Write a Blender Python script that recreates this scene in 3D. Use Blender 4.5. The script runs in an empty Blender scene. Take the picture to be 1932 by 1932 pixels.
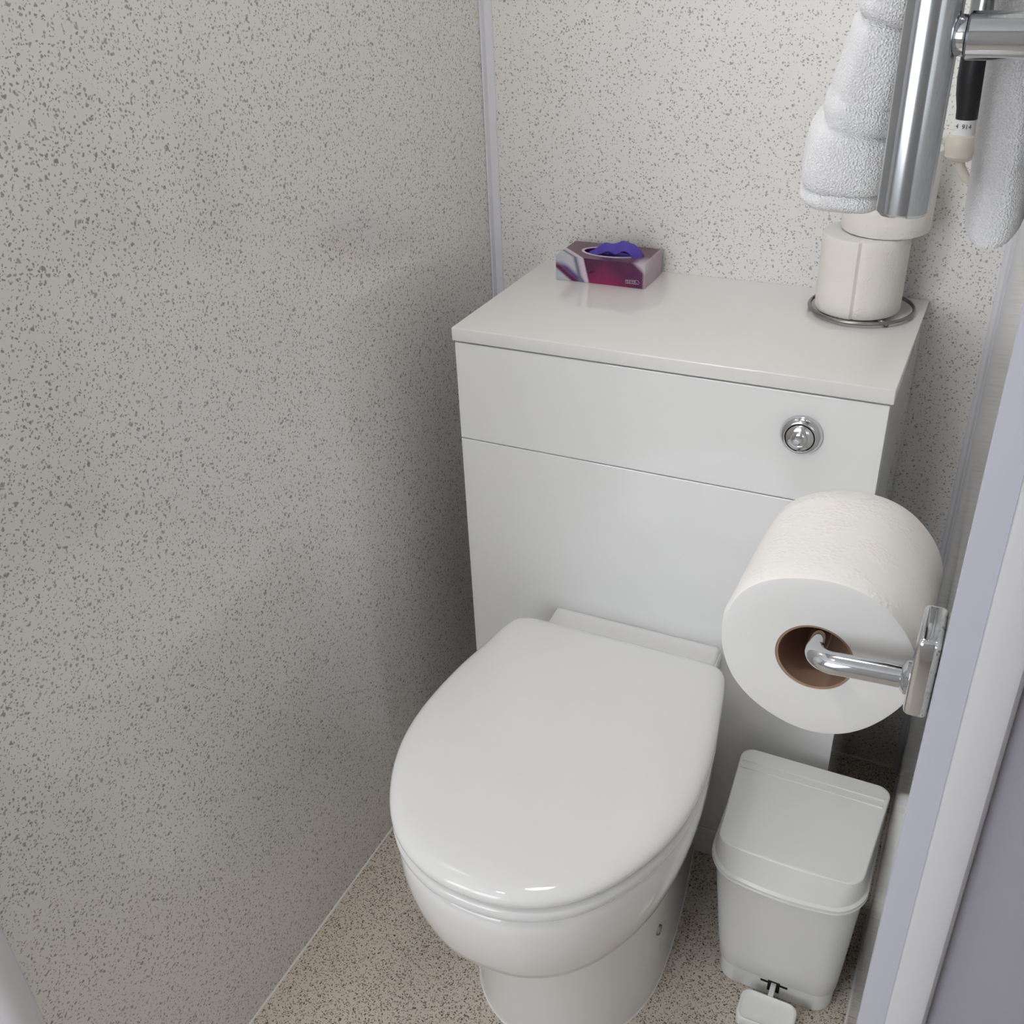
import bpy, bmesh, math, random
from mathutils import Vector, Matrix
random.seed(7)
sc = bpy.context.scene
COL = sc.collection
PI = math.pi

# ------------------------------------------------------------------ camera
cam_d = bpy.data.cameras.new('camera'); cam = bpy.data.objects.new('camera', cam_d); COL.objects.link(cam)
RW = Vector((0.9006, 0.4330, -0.0378)).normalized()
BK = Vector((0.3884, -0.7626, 0.5173)); BK = (BK - BK.dot(RW) * RW).normalized()
UP = BK.cross(RW)
CAM = Vector((0.6272, -1.3867, 1.2880))
cam.matrix_world = Matrix(((RW.x, UP.x, BK.x, CAM.x), (RW.y, UP.y, BK.y, CAM.y), (RW.z, UP.z, BK.z, CAM.z), (0, 0, 0, 1)))
cam_d.sensor_width = 36.0; cam_d.sensor_fit = 'HORIZONTAL'
cam_d.lens = 1911.78 * 36.0 / 1932.0
cam_d.clip_start = 0.02
sc.camera = cam

# ------------------------------------------------------------------ world, exposure
wd = bpy.data.worlds.new('world'); sc.world = wd; wd.use_nodes = True
wd.node_tree.nodes['Background'].inputs[0].default_value = (0.80, 0.87, 1.0, 1)
wd.node_tree.nodes['Background'].inputs[1].default_value = 1.0
sc.view_settings.view_transform = 'Standard'; sc.view_settings.look = 'None'
sc.view_settings.gamma = 1.0; sc.view_settings.use_curve_mapping = False
sc.view_settings.exposure = 0.24
cy = sc.cycles
cy.max_bounces = 5; cy.diffuse_bounces = 4; cy.glossy_bounces = 3; cy.use_light_tree = False; cy.transmission_bounces = 1; cy.volume_bounces = 0
cy.caustics_reflective = False; cy.caustics_refractive = False
cy.use_adaptive_sampling = True; cy.adaptive_threshold = 0.07; cy.adaptive_min_samples = 12
WINDOW_STRENGTH = 5.2      # daylight through the window behind the photographer
FILL_STRENGTH = 16.0      # added fill light inside the toilet room, not a known fitting
LAMP_STRENGTH = 75.0       # round ceiling lamp

# ------------------------------------------------------------------ materials
def new_mat(name):
    m = bpy.data.materials.new(name); m.use_nodes = True
    nt = m.node_tree
    return m, nt, nt.nodes['Principled BSDF']

def node(nt, t, **kw):
    n = nt.nodes.new(t)
    for k, v in kw.items():
        setattr(n, k, v)
    return n

def mix_rgb(nt, fac, a, b):
    n = nt.nodes.new('ShaderNodeMix'); n.data_type = 'RGBA'
    for sock, v in ((n.inputs[0], fac), (n.inputs[6], a), (n.inputs[7], b)):
        if hasattr(v, 'is_output'): nt.links.new(v, sock)
        elif isinstance(v, (int, float)): sock.default_value = v
        else: sock.default_value = (*v, 1)
    return n.outputs[2]

def math_n(nt, op, a, b=None, clamp=False):
    n = nt.nodes.new('ShaderNodeMath'); n.operation = op; n.use_clamp = clamp
    for i, v in enumerate((a, b)):
        if v is None: continue
        if hasattr(v, 'is_output'): nt.links.new(v, n.inputs[i])
        else: n.inputs[i].default_value = v
    return n.outputs[0]

def ramp(nt, fac, lo, hi, invert=False):
    n = nt.nodes.new('ShaderNodeMapRange'); n.clamp = True
    nt.links.new(fac, n.inputs[0])
    n.inputs[1].default_value = lo; n.inputs[2].default_value = hi
    n.inputs[3].default_value = 1.0 if invert else 0.0
    n.inputs[4].default_value = 0.0 if invert else 1.0
    return n.outputs[0]

def plain(name, col, rough=0.5, metal=0.0, coat=0.0, noise=0.0, bump=0.0, bscale=200.0, sss=0.0, ior=None):
    m, nt, b = new_mat(name)
    b.inputs['Roughness'].default_value = rough
    b.inputs['Metallic'].default_value = metal
    b.inputs['Coat Weight'].default_value = coat
    b.inputs['Coat Roughness'].default_value = 0.06
    if ior: b.inputs['IOR'].default_value = ior
    tc = node(nt, 'ShaderNodeTexCoord')
    nz = node(nt, 'ShaderNodeTexNoise'); nz.inputs['Scale'].default_value = 6.0; nz.inputs['Detail'].default_value = 0.0
    nt.links.new(tc.outputs['Object'], nz.inputs['Vector'])
    d = tuple(c * (1 - noise) for c in col)
    nt.links.new(mix_rgb(nt, nz.outputs['Fac'], col, d), b.inputs['Base Color'])
    if bump:
        n2 = node(nt, 'ShaderNodeTexNoise'); n2.inputs['Scale'].default_value = bscale
        nt.links.new(tc.outputs['Object'], n2.inputs['Vector'])
        bp = node(nt, 'ShaderNodeBump'); bp.inputs['Strength'].default_value = bump; bp.inputs['Distance'].default_value = 0.001
        nt.links.new(n2.outputs['Fac'], bp.inputs['Height']); nt.links.new(bp.outputs[0], b.inputs['Normal'])
    return m

def speckle_layer(nt, vec, scale, rad, keep, soft=0.06):
    v = node(nt, 'ShaderNodeTexVoronoi'); v.inputs['Scale'].default_value = scale
    nt.links.new(vec, v.inputs['Vector'])
    near = ramp(nt, v.outputs['Distance'], rad - soft, rad + soft, invert=True)
    sep = node(nt, 'ShaderNodeSeparateColor'); nt.links.new(v.outputs['Color'], sep.inputs[0])
    k = math_n(nt, 'LESS_THAN', sep.outputs[0], keep)
    return math_n(nt, 'MULTIPLY', near, k), sep.outputs[1]

def speckled(name, base, dark, rough, layers, coat=0.0, glitter=True, warp=0.0025, second=None, spec=0.5, wave=0.03):
    m, nt, b = new_mat(name)
    tc = node(nt, 'ShaderNodeTexCoord')
    nz = node(nt, 'ShaderNodeTexNoise'); nz.inputs['Scale'].default_value = 220.0; nz.inputs['Detail'].default_value = 0.0
    nt.links.new(tc.outputs['Object'], nz.inputs['Vector'])
    sub = node(nt, 'ShaderNodeVectorMath', operation='SUBTRACT'); nt.links.new(nz.outputs['Color'], sub.inputs[0]); sub.inputs[1].default_value = (.5, .5, .5)
    scl = node(nt, 'ShaderNodeVectorMath', operation='SCALE'); nt.links.new(sub.outputs[0], scl.inputs[0]); scl.inputs['Scale'].default_value = warp * 2
    add = node(nt, 'ShaderNodeVectorMath', operation='ADD'); nt.links.new(tc.outputs['Object'], add.inputs[0]); nt.links.new(scl.outputs[0], add.inputs[1])
    vec = add.outputs[0]
    big = node(nt, 'ShaderNodeTexNoise'); big.inputs['Scale'].default_value = 9.0; big.inputs['Detail'].default_value = 0.0
    nt.links.new(tc.outputs['Object'], big.inputs['Vector'])
    col = mix_rgb(nt, big.outputs['Fac'], base, tuple(c * 0.965 for c in base))
    for i, (s, r, k) in enumerate(layers):
        off = node(nt, 'ShaderNodeVectorMath', operation='ADD'); nt.links.new(vec, off.inputs[0]); off.inputs[1].default_value = (3.1 * i, 1.7 * i, 5.3 * i)
        f, rnd = speckle_layer(nt, off.outputs[0], s, r, k)
        dc = mix_rgb(nt, rnd, dark, second if second else tuple(min(1, c * 1.45) for c in dark))
        col = mix_rgb(nt, f, col, dc)
    nt.links.new(col, b.inputs['Base Color'])
    b.inputs['Roughness'].default_value = rough
    b.inputs['Coat Weight'].default_value = coat; b.inputs['Coat Roughness'].default_value = 0.08
    b.inputs['Specular IOR Level'].default_value = spec
    if wave <= 0: return m
    w = node(nt, 'ShaderNodeTexNoise'); w.inputs['Scale'].default_value = 14.0; w.inputs['Detail'].default_value = 0.0
    nt.links.new(tc.outputs['Object'], w.inputs['Vector'])
    bp = node(nt, 'ShaderNodeBump'); bp.inputs['Strength'].default_value = wave; bp.inputs['Distance'].default_value = 0.003
    nt.links.new(w.outputs['Fac'], bp.inputs['Height']); nt.links.new(bp.outputs[0], b.inputs['Normal'])
    return m

M = {}
PANEL = dict(base=(0.80, 0.79, 0.765), dark=(0.285, 0.28, 0.272), layers=[(195.0, 0.245, 0.74), (118.0, 0.21, 0.20), (320.0, 0.255, 0.6)], warp=0.002, spec=1.0)
M['panel'] = speckled('wall panel speckled', rough=0.11, **PANEL)
M['panel_back'] = speckled('wall panel speckled back', rough=0.42, **PANEL)
M['panel_flat'] = speckled('wall panel speckled flat', rough=0.07, wave=0.0, **PANEL)
M['vinyl'] = speckled('speckled vinyl', (0.68, 0.605, 0.52), (0.06, 0.047, 0.038), 0.42,
                      [(290.0, 0.32, 0.66), (170.0, 0.22, 0.42), (430.0, 0.33, 0.7)], glitter=False, wave=0.0, warp=0.0022, second=(0.30, 0.23, 0.165), spec=0.35)
M['gloss'] = plain('gloss white board', (0.85, 0.855, 0.855), 0.05, noise=0.01)
M['gloss_top'] = plain('gloss worktop', (0.84, 0.835, 0.82), 0.012, noise=0.01, ior=1.7)
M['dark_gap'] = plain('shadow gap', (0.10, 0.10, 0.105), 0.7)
M['ceramic'] = plain('ceramic', (0.85, 0.85, 0.85), 0.06, noise=0.01)
M['seat'] = plain('seat plastic', (0.84, 0.84, 0.83), 0.04, noise=0.01)
M['sealant'] = plain('sealant', (0.80, 0.79, 0.77), 0.45)
M['trim'] = plain('white upvc trim', (0.74, 0.74, 0.78), 0.25)
M['frame_paint'] = plain('painted frame', (0.62, 0.62, 0.645), 0.35, noise=0.02)
M['edge_shade'] = plain('frame edge painted shade', (0.48, 0.485, 0.56), 0.35, noise=0.02)  # shaded copy of the frame paint, facet's shade put into the colour
M['lilac_wall'] = plain('lilac wall paint', (0.36, 0.35, 0.40), 0.7, noise=0.08, bump=0.15, bscale=320)
M['ceil'] = plain('ceiling white', (0.80, 0.80, 0.79), 0.7)
M['corr'] = plain('corridor wall', (0.70, 0.69, 0.68), 0.6, noise=0.03)
M['chrome'] = plain('chrome', (0.66, 0.68, 0.71), 0.07, 1.0)
M['chrome_soft'] = plain('chrome tube', (0.47, 0.49, 0.52), 0.16, 1.0)
M['steel'] = plain('brushed steel', (0.30, 0.295, 0.28), 0.32, 1.0)
M['bin'] = plain('bin plastic', (0.79, 0.805, 0.79), 0.27, noise=0.015)
M['bin_dark'] = plain('bin slot', (0.01, 0.01, 0.01), 0.8)
M['paper_core'] = plain('cardboard core', (0.36, 0.22, 0.15), 0.85, noise=0.1)
M['cream'] = plain('cream plastic', (0.62, 0.57, 0.50), 0.45)
M['black'] = plain('black plastic', (0.012, 0.013, 0.016), 0.4)
M['label'] = plain('label white', (0.70, 0.70, 0.72), 0.5)
M['ink'] = plain('ink', (0.02, 0.02, 0.02), 0.6)
M['tissue'] = plain('violet tissue', (0.10, 0.065, 0.42), 0.8, noise=0.15, bump=0.3, bscale=500)
M['box_rim'] = plain('lilac print', (0.62, 0.50, 0.66), 0.4)

def emit(name, col, strength):
    m, nt, b = new_mat(name)
    b.inputs['Base Color'].default_value = (0.8, 0.8, 0.8, 1)
    b.inputs['Emission Color'].default_value = (*col, 1); b.inputs['Emission Strength'].default_value = strength
    return m
M['lamp'] = emit('lamp diffuser', (1.0, 0.965, 0.92), LAMP_STRENGTH)
M['fill_emit'] = emit('fill diffuser', (1.0, 0.975, 0.945), FILL_STRENGTH)
M['sky_pane'] = emit('daylight pane', (0.92, 0.955, 1.0), WINDOW_STRENGTH)

def paper_mat(name, col):
    m, nt, b = new_mat(name)
    b.inputs['Roughness'].default_value = 0.9; b.inputs['Base Color'].default_value = (*col, 1)
    b.inputs['Specular IOR Level'].default_value = 0.15
    tc = node(nt, 'ShaderNodeTexCoord')
    n1 = node(nt, 'ShaderNodeTexVoronoi'); n1.inputs['Scale'].default_value = 420.0
    n2 = node(nt, 'ShaderNodeTexNoise'); n2.inputs['Scale'].default_value = 60.0
    nt.links.new(tc.outputs['Object'], n1.inputs['Vector']); nt.links.new(tc.outputs['Object'], n2.inputs['Vector'])
    h = math_n(nt, 'MULTIPLY', n1.outputs['Distance'], ramp(nt, n2.outputs['Fac'], 0.42, 0.62))
    bp = node(nt, 'ShaderNodeBump'); bp.inputs['Strength'].default_value = 0.55; bp.inputs['Distance'].default_value = 0.0010
    nt.links.new(h, bp.inputs['Height']); nt.links.new(bp.outputs[0], b.inputs['Normal'])
    return m
M['paper'] = paper_mat('toilet paper', (0.84, 0.82, 0.795))
M['paper_end'] = plain('paper end grain', (0.75, 0.745, 0.735), 0.95, noise=0.03, bump=0.12, bscale=700)
M['paper_warm'] = paper_mat('toilet paper warm', (0.80, 0.765, 0.725))

def towel_mat():
    m, nt, b = new_mat('terry towel')
    b.inputs['Roughness'].default_value = 0.95; b.inputs['Base Color'].default_value = (0.87, 0.87, 0.885, 1)
    b.inputs['Sheen Weight'].default_value = 0.15; b.inputs['Specular IOR Level'].default_value = 0.1
    tc = node(nt, 'ShaderNodeTexCoord')
    v = node(nt, 'ShaderNodeTexVoronoi'); v.inputs['Scale'].default_value = 950.0
    nt.links.new(tc.outputs['Object'], v.inputs['Vector'])
    bp = node(nt, 'ShaderNodeBump'); bp.inputs['Strength'].default_value = 0.8; bp.inputs['Distance'].default_value = 0.0012
    nt.links.new(v.outputs['Distance'], bp.inputs['Height']); nt.links.new(bp.outputs[0], b.inputs['Normal'])
    return m
M['towel'] = towel_mat()

def box_print_mat():
    # printed swirl of plum, magenta, lilac and pale blue-grey on the tissue carton
    m, nt, b = new_mat('carton print')
    b.inputs['Roughness'].default_value = 0.22
    tc = node(nt, 'ShaderNodeTexCoord')
    sep = node(nt, 'ShaderNodeSeparateXYZ'); nt.links.new(tc.outputs['Object'], sep.inputs[0])
    X, Y, Z = sep.outputs
    # plum ground with magenta rising from the bottom in the middle
    d = math_n(nt, 'ABSOLUTE', math_n(nt, 'SUBTRACT', X, 0.006))
    r = math_n(nt, 'ADD', math_n(nt, 'MULTIPLY', d, 0.6), Z)
    nz = node(nt, 'ShaderNodeTexNoise'); nz.inputs['Scale'].default_value = 22.0; nt.links.new(tc.outputs['Object'], nz.inputs['Vector'])
    col = mix_rgb(nt, ramp(nt, r, 0.004, 0.034), (0.32, 0.018, 0.10), (0.085, 0.012, 0.055))
    col = mix_rgb(nt, math_n(nt, 'MULTIPLY', ramp(nt, nz.outputs['Fac'], 0.52, 0.75), 0.6), col, (0.14, 0.022, 0.12))
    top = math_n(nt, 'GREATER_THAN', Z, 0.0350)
    col = mix_rgb(nt, math_n(nt, 'MULTIPLY', top, 0.7), col, (0.15, 0.075, 0.11))  # top face paler, its sheen painted into the colour
    depth = math_n(nt, 'MULTIPLY', math_n(nt, 'ADD', Y, 0.0375), 1.1)
    # q < 0 : left of the plum field (pale swirl)
    q = math_n(nt, 'ADD', math_n(nt, 'ADD', math_n(nt, 'ADD', X, 0.0165), math_n(nt, 'MULTIPLY', Z, 0.24)), depth)
    pale = mix_rgb(nt, ramp(nt, nz.outputs['Fac'], 0.35, 0.65), (0.45, 0.48, 0.53), (0.53, 0.50, 0.56))
    sdia = math_n(nt, 'ADD', X, math_n(nt, 'MULTIPLY', math_n(nt, 'POWER', Z, 0.9), 0.95))
    def band(src, c, w, s=0.004):
        dd = math_n(nt, 'ABSOLUTE', math_n(nt, 'SUBTRACT', src, c))
        return ramp(nt, dd, max(w - s, 0.0), w + s, invert=True)
    low = ramp(nt, Z, 0.020, 0.029, invert=True)
    pale = mix_rgb(nt, math_n(nt, 'MULTIPLY', band(sdia, -0.026, 0.0075, 0.005), low), pale, (0.13, 0.06, 0.22))
    pale = mix_rgb(nt, math_n(nt, 'MULTIPLY', band(sdia, -0.036, 0.0062, 0.003), low), pale, (0.12, 0.012, 0.07))
    pale = mix_rgb(nt, band(q, -0.0125, 0.0028, 0.0022), pale, (0.16, 0.16, 0.22))
    pale = mix_rgb(nt, band(q, -0.0030, 0.0030, 0.002), pale, (0.66, 0.52, 0.64))
    col = mix_rgb(nt, ramp(nt, q, -0.0012, 0.0012, invert=True), col, pale)
    # pale right corner and right side
    col = mix_rgb(nt, math_n(nt, 'MULTIPLY', ramp(nt, X, 0.0625, 0.0665), 0.85), col, (0.50, 0.38, 0.44))
    k = math_n(nt, 'MULTIPLY', ramp(nt, math_n(nt, 'ADD', X, math_n(nt, 'MULTIPLY', Z, 1.2)), 0.088, 0.098), ramp(nt, Y, -0.035, -0.005, invert=True))
    col = mix_rgb(nt, k, col, (0.55, 0.47, 0.53))
    nt.links.new(col, b.inputs['Base Color'])
    return m
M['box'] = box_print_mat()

# ------------------------------------------------------------------ mesh helpers
def wloc(o):
    v = Vector((0, 0, 0))
    while o is not None:
        v += o.location; o = o.parent
    return v

def obj(name, verts, faces, mat, parent=None, smooth=False, origin=None):
    base = wloc(parent) if parent else Vector(origin or (0, 0, 0))
    me = bpy.data.meshes.new(name)
    me.from_pydata([tuple(Vector(v) - base) for v in verts], [], faces)
    bm = bmesh.new(); bm.from_mesh(me)
    bmesh.ops.recalc_face_normals(bm, faces=bm.faces); bm.to_mesh(me); bm.free()
    me.materials.append(M[mat] if isinstance(mat, str) else mat)
    o = bpy.data.objects.new(name, me); COL.objects.link(o)
    if parent: o.parent = parent
    else: o.location = base
    if smooth:
        me.polygons.foreach_set('use_smooth', [True] * len(me.polygons))
        if smooth != 'all':
            me.set_sharp_from_angle(angle=math.radians(smooth if smooth is not True else 35))
    return o

def thing(name, label, cat, loc, group=None):
    o = bpy.data.objects.new(name, None); COL.objects.link(o); o.location = loc
    o.empty_display_size = 0.05
    o['label'] = label; o['category'] = cat
    if group: o['group'] = group
    return o

def tag(o, label, cat, group=None):
    o['label'] = label; o['category'] = cat
    if group: o['group'] = group
    return o

def struct(o):
    o['kind'] = 'structure'; return o

def box_g(x0, x1, y0, y1, z0, z1):
    v = [(x, y, z) for z in (z0, z1) for y in (y0, y1) for x in (x0, x1)]
    f = [(0, 1, 3, 2), (4, 6, 7, 5), (0, 4, 5, 1), (2, 3, 7, 6), (0, 2, 6, 4), (1, 5, 7, 3)]
    return v, f

def join(*gs):
    V, F = [], []
    for v, f in gs:
        n = len(V); V += list(v); F += [tuple(i + n for i in q) for q in f]
    return V, F

def bev_box(x0, x1, y0, y1, z0, z1, r=0.002, seg=2):
    bm = bmesh.new(); v, f = box_g(x0, x1, y0, y1, z0, z1)
    bv = [bm.verts.new(p) for p in v]
    for q in f: bm.faces.new([bv[i] for i in q])
    bmesh.ops.recalc_face_normals(bm, faces=bm.faces)
    bmesh.ops.bevel(bm, geom=bm.edges[:] + bm.verts[:], offset=r, segments=seg, profile=0.5, affect='EDGES')
    bm.verts.index_update()
    V = [tuple(v.co) for v in bm.verts]; F = [tuple(v.index for v in f.verts) for f in bm.faces]
    bm.free(); return V, F

def loft(rings, cap0=True, cap1=True, close=False):
    n = len(rings[0]); V = [p for r in rings for p in r]; F = []
    m = len(rings)
    for i in range(m if close else m - 1):
        a, b = i * n, ((i + 1) % m) * n
        for j in range(n):
            k = (j + 1) % n
            F.append((a + j, a + k, b + k, b + j))
    if not close:
        if cap0: F.append(tuple(range(n))[::-1])
        if cap1: F.append(tuple((m - 1) * n + j for j in range(n)))
    return V, F

def lathe(c, prof, seg=40, axis='z', cap0=True, cap1=True):
    rings = []
    for r, h in prof:
        ring = []
        for j in range(seg):
            a = 2 * PI * j / seg
            p = (r * math.cos(a), r * math.sin(a), h)
            if axis == 'y': p = (p[0], p[2], p[1])
            if axis == 'x': p = (p[2], p[0], p[1])
            ring.append((c[0] + p[0], c[1] + p[1], c[2] + p[2]))
        rings.append(ring)
    return loft(rings, cap0, cap1)

def tube(path, r, seg=16, closed=False):
    path = [Vector(p) for p in path]; n = len(path); rings = []
    nrm = None
    for i, p in enumerate(path):
        if closed: t = path[(i + 1) % n] - path[i - 1]
        else: t = path[min(i + 1, n - 1)] - path[max(i - 1, 0)]
        t.normalize()
        if nrm is None:
            nrm = t.orthogonal().normalized()
        nrm = (nrm - nrm.dot(t) * t).normalized()
        b = t.cross(nrm)
        rr = r[i] if isinstance(r, (list, tuple)) else r
        rings.append([tuple(p + rr * (math.cos(2 * PI * j / seg) * nrm + math.sin(2 * PI * j / seg) * b)) for j in range(seg)])
    return loft(rings, close=closed)

def extrude_xy(prof, z0, z1):
    return loft([[(x, y, z0) for x, y in prof], [(x, y, z1) for x, y in prof]])

def rrect(x0, x1, y0, y1, r, seg=8, bow=0.0):
    """rounded rectangle outline, counter-clockwise; bow pushes the y0 side outwards"""
    pts = []
    for cx, cy, a0 in ((x1 - r, y1 - r, 0), (x0 + r, y1 - r, 90), (x0 + r, y0 + r, 180), (x1 - r, y0 + r, 270)):
        for i in range(seg + 1):
            a = math.radians(a0 + 90 * i / seg)
            pts.append([cx + r * math.cos(a), cy + r * math.sin(a)])
        if a0 == 180:
            for i in range(1, 12):
                pts.append([x0 + r + (x1 - x0 - 2 * r) * i / 12, y0])
    xm, hw = (x0 + x1) / 2, (x1 - x0) / 2
    out = []
    for x, y in pts:
        w = max(0.0, (y1 - y) / (y1 - y0)) ** 3
        out.append((x, y - bow * (1 - ((x - xm) / hw) ** 2) * w))
    return out

# ------------------------------------------------------------------ room shell
XL, XR = -0.090, 0.6365
YW = -1.0           # right wall ends here (doorway)
H = 2.10
v, f = box_g(-1.5, 1.6, -2.7, 0.05, -0.05, 0.0)
struct(obj('floor', v, f, 'vinyl'))
v, f = box_g(-1.5, 1.6, -2.7, 0.05, H, H + 0.05)
struct(obj('ceiling', v, f, 'ceil'))
v, f = box_g(XL - 0.06, XR + 0.06, 0.0, 0.05, 0.0, H)
struct(obj('wall_back', v, f, 'panel_back'))
v, f = box_g(XL - 0.05, XL, -1.060, 0.0, 0.0, H)
struct(obj('wall_left', v, f, 'panel'))
v, f = box_g(XR, XR + 0.04, YW, 0.0, 0.0, H)
struct(obj('wall_right', v, f, 'panel_flat'))
# corridor around the photographer
v, f = join(box_g(0.6700, 1.6, YW - .001, -0.945, 0.0, H))
struct(obj('wall_front', v, f, 'lilac_wall'))
v, f = box_g(-1.5, -0.14, -1.10, -1.05, 0.0, H)
struct(obj('wall_front_far', v, f, 'corr'))
v, f = box_g(1.6, 1.65, -2.7, -0.95, 0.0, H)
struct(obj('wall_end', v, f, 'corr'))
v, f = box_g(-1.55, -1.5, -2.7, -1.05, 0.0, H)
struct(obj('wall_far_end', v, f, 'corr'))
WX0, WX1, WZ0, WZ1 = -0.95, 0.25, 0.75, 1.95        # corridor window facing the doorway
v, f = join(box_g(-1.5, WX0, -2.75, -2.7, 0, H), box_g(WX1, 1.6, -2.75, -2.7, 0, H),
            box_g(WX0, WX1, -2.75, -2.7, 0, WZ0), box_g(WX0, WX1, -2.75, -2.7, WZ1, H))
struct(obj('wall_corridor', v, f, 'corr'))
xm_ = (WX0 + WX1) / 2
win = bpy.data.objects.new('window_1', None); COL.objects.link(win); win.location = (xm_, -2.72, WZ0); struct(win)
v, f = join(box_g(WX0, WX0 + .05, -2.74, -2.69, WZ0, WZ1), box_g(WX1 - .05, WX1, -2.74, -2.69, WZ0, WZ1),
            box_g(WX0, WX1, -2.74, -2.69, WZ0, WZ0 + .05), box_g(WX0, WX1, -2.74, -2.69, WZ1 - .05, WZ1),
            box_g(xm_ - .025, xm_ + .025, -2.74, -2.69, WZ0, WZ1))
obj('window_frame', v, f, 'frame_paint', win)
for a, b in ((WX0 + .05, xm_ - .025), (xm_ + .025, WX1 - .05)):
    v, f = box_g(a, b, -2.73, -2.725, WZ0 + .05, WZ1 - .05); obj('pane', v, f, 'sky_pane', win)

# corner profiles of the wall panels
t = 0.003
prof = [(XL, 0.0), (XL, -0.013), (XL + 0.0015, -0.0145), (XL + t, -0.013), (XL + t + .001, -t - .001), (XL + 0.013, -t), (XL + 0.0145, -0.0015), (XL + 0.0145, 0.0)]
v, f = extrude_xy(prof, 0.001, H - .001); struct(obj('trim_1', v, f, 'trim', smooth=30))
prof = [(XR, 0.0), (XR, -0.011), (XR - 0.0015, -0.0115), (XR - 0.0025, -0.009), (XR - 0.0045, -0.0045), (XR - 0.0090, -0.0025), (XR - 0.0105, 0.0)]
v, f = extrude_xy(prof, 0.001, H - .001); struct(obj('trim_2', v, f, 'trim', smooth=40))
# sealant beads where panels meet the vinyl
def bead_y(x, y0, y1, s):
    pr = [(x, 0.0), (x + s * 0.0022, 0.0), (x + s * 0.0015, 0.0015), (x, 0.0022)]
    return loft([[(a, y0, b) for a, b in pr], [(a, y1, b) for a, b in pr]])
v, f = bead_y(XL, -1.06, -0.002, 1); struct(obj('trim_3', v, f, 'sealant', smooth=40))
v, f = bead_y(XR, -0.998, -0.021, -1); struct(obj('trim_4', v, f, 'sealant', smooth=40))
pr = [(0.0, 0.0), (-0.0022, 0.0), (-0.0015, 0.0015), (0.0, 0.0022)]
v, f = loft([[(XL + .015, a, b) for a, b in pr], [(XR - .016, a, b) for a, b in pr]]); struct(obj('trim_5', v, f, 'sealant', smooth=40))

# right-hand door frame (three facets), left-hand door frame
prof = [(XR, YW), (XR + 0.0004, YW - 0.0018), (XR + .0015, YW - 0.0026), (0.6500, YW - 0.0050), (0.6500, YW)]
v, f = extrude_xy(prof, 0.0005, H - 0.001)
struct(obj('trim_8', v, f, 'edge_shade', smooth=25))
prof = [(0.6501, YW), (0.6501, YW - 0.0060), (0.6506, YW - 0.0074), (0.6520, YW - 0.0080), (0.6655, YW - 0.0095),
        (0.6675, YW - 0.0088), (0.6690, YW - 0.0070), (0.6698, YW - 0.004), (0.6698, YW)]
v, f = extrude_xy(prof, 0.0005, H - 0.001)
struct(obj('trim_6', v, f, 'frame_paint', smooth=30))
prof = [(XL - 0.048, -1.060), (XL, -1.060), (XL + .004, -1.0615), (XL + .009, -1.066), (XL + .012, -1.073), (XL + .0125, -1.081), (XL + .010, -1.090), (XL + .004, -1.096), (XL - .002, -1.099), (XL - .002, -1.115), (XL - .048, -1.115)]
v, f = extrude_xy(prof, 0.0005, H - 0.001)
struct(obj('trim_7', v, f, 'trim', smooth=50))

# ceiling lamp behind the photographer's left shoulder
LX, LY = 0.07, -1.40
lamp = thing('ceiling_lamp', 'round flush ceiling lamp outside the toilet doorway', 'lamp', (LX, LY, H))
PX, PY = 0.30, -0.62
fill_l = thing('fill_panel', 'added round fill light panel above the toilet', 'lamp', (PX, PY, H))  # unseen fill light added to brighten the toilet room
v, f = lathe((PX, PY, 0), [(0.150, H), (0.150, H - .012), (0.143, H - .016), (0.132, H - .016), (0.132, H - .004)], 48, cap0=False, cap1=False)
obj('rim', v, f, 'frame_paint', fill_l, smooth=40)
v, f = lathe((PX, PY, 0), [(0.131, H - .008), (0.128, H - .014)], 24)
obj('diffuser', v, f, 'fill_emit', fill_l, smooth=40)
v, f = lathe((LX, LY, 0), [(0.085, H), (0.085, H - .012), (0.078, H - .02), (0.066, H - .02), (0.066, H - .006)], 40, cap0=False, cap1=False)
obj('rim', v, f, 'chrome', lamp, smooth=40)
v, f = lathe((LX, LY, 0), [(0.0655, H - .010), (0.050, H - .024)], 24)
obj('diffuser', v, f, 'lamp', lamp, smooth=40)

# ------------------------------------------------------------------ cistern cabinet + worktop
D = 0.3056; W = 0.55; TZ = 0.8166; TT = 0.0179; SEAM = 0.657
cab = thing('cistern_cabinet', 'glossy white cabinet behind the toilet with round chrome flush button', 'cabinet', (0.275, -0.15, 0))
CX0, CX1 = 0.003, 0.5465
v, f = bev_box(CX0, CX0 + .016, -D + .020, -0.001, 0.0, TZ - TT - .001, .0008); obj('side_panel', v, f, 'gloss', cab)
v, f = bev_box(CX1 - .016, CX1, -D + .020, -0.001, 0.0, TZ - TT - .001, .0008); obj('side_panel', v, f, 'gloss', cab)
v, f = box_g(CX0 + .016, CX1 - .016, -D + .024, -D + .030, 0.0, TZ - TT - .001); obj('seam_shade_sheet', v, f, 'dark_gap', cab)  # dark sheet painting the shade inside the panel seams
v, f = bev_box(CX0, CX1, -D + .0012, -D + .0195, SEAM + .0008, TZ - TT - .0022, .0010); up = obj('upper_panel', v, f, 'gloss', cab)
v, f = bev_box(CX0, CX1, -D + .0012, -D + .0195, 0.0585, SEAM - .0006, .0010); obj('lower_panel', v, f, 'gloss', cab)
v, f = bev_box(CX0, CX1, -D + .0012, -D + .0195, 0.0005, 0.0575, .0008); obj('plinth', v, f, 'gloss', cab)
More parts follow.
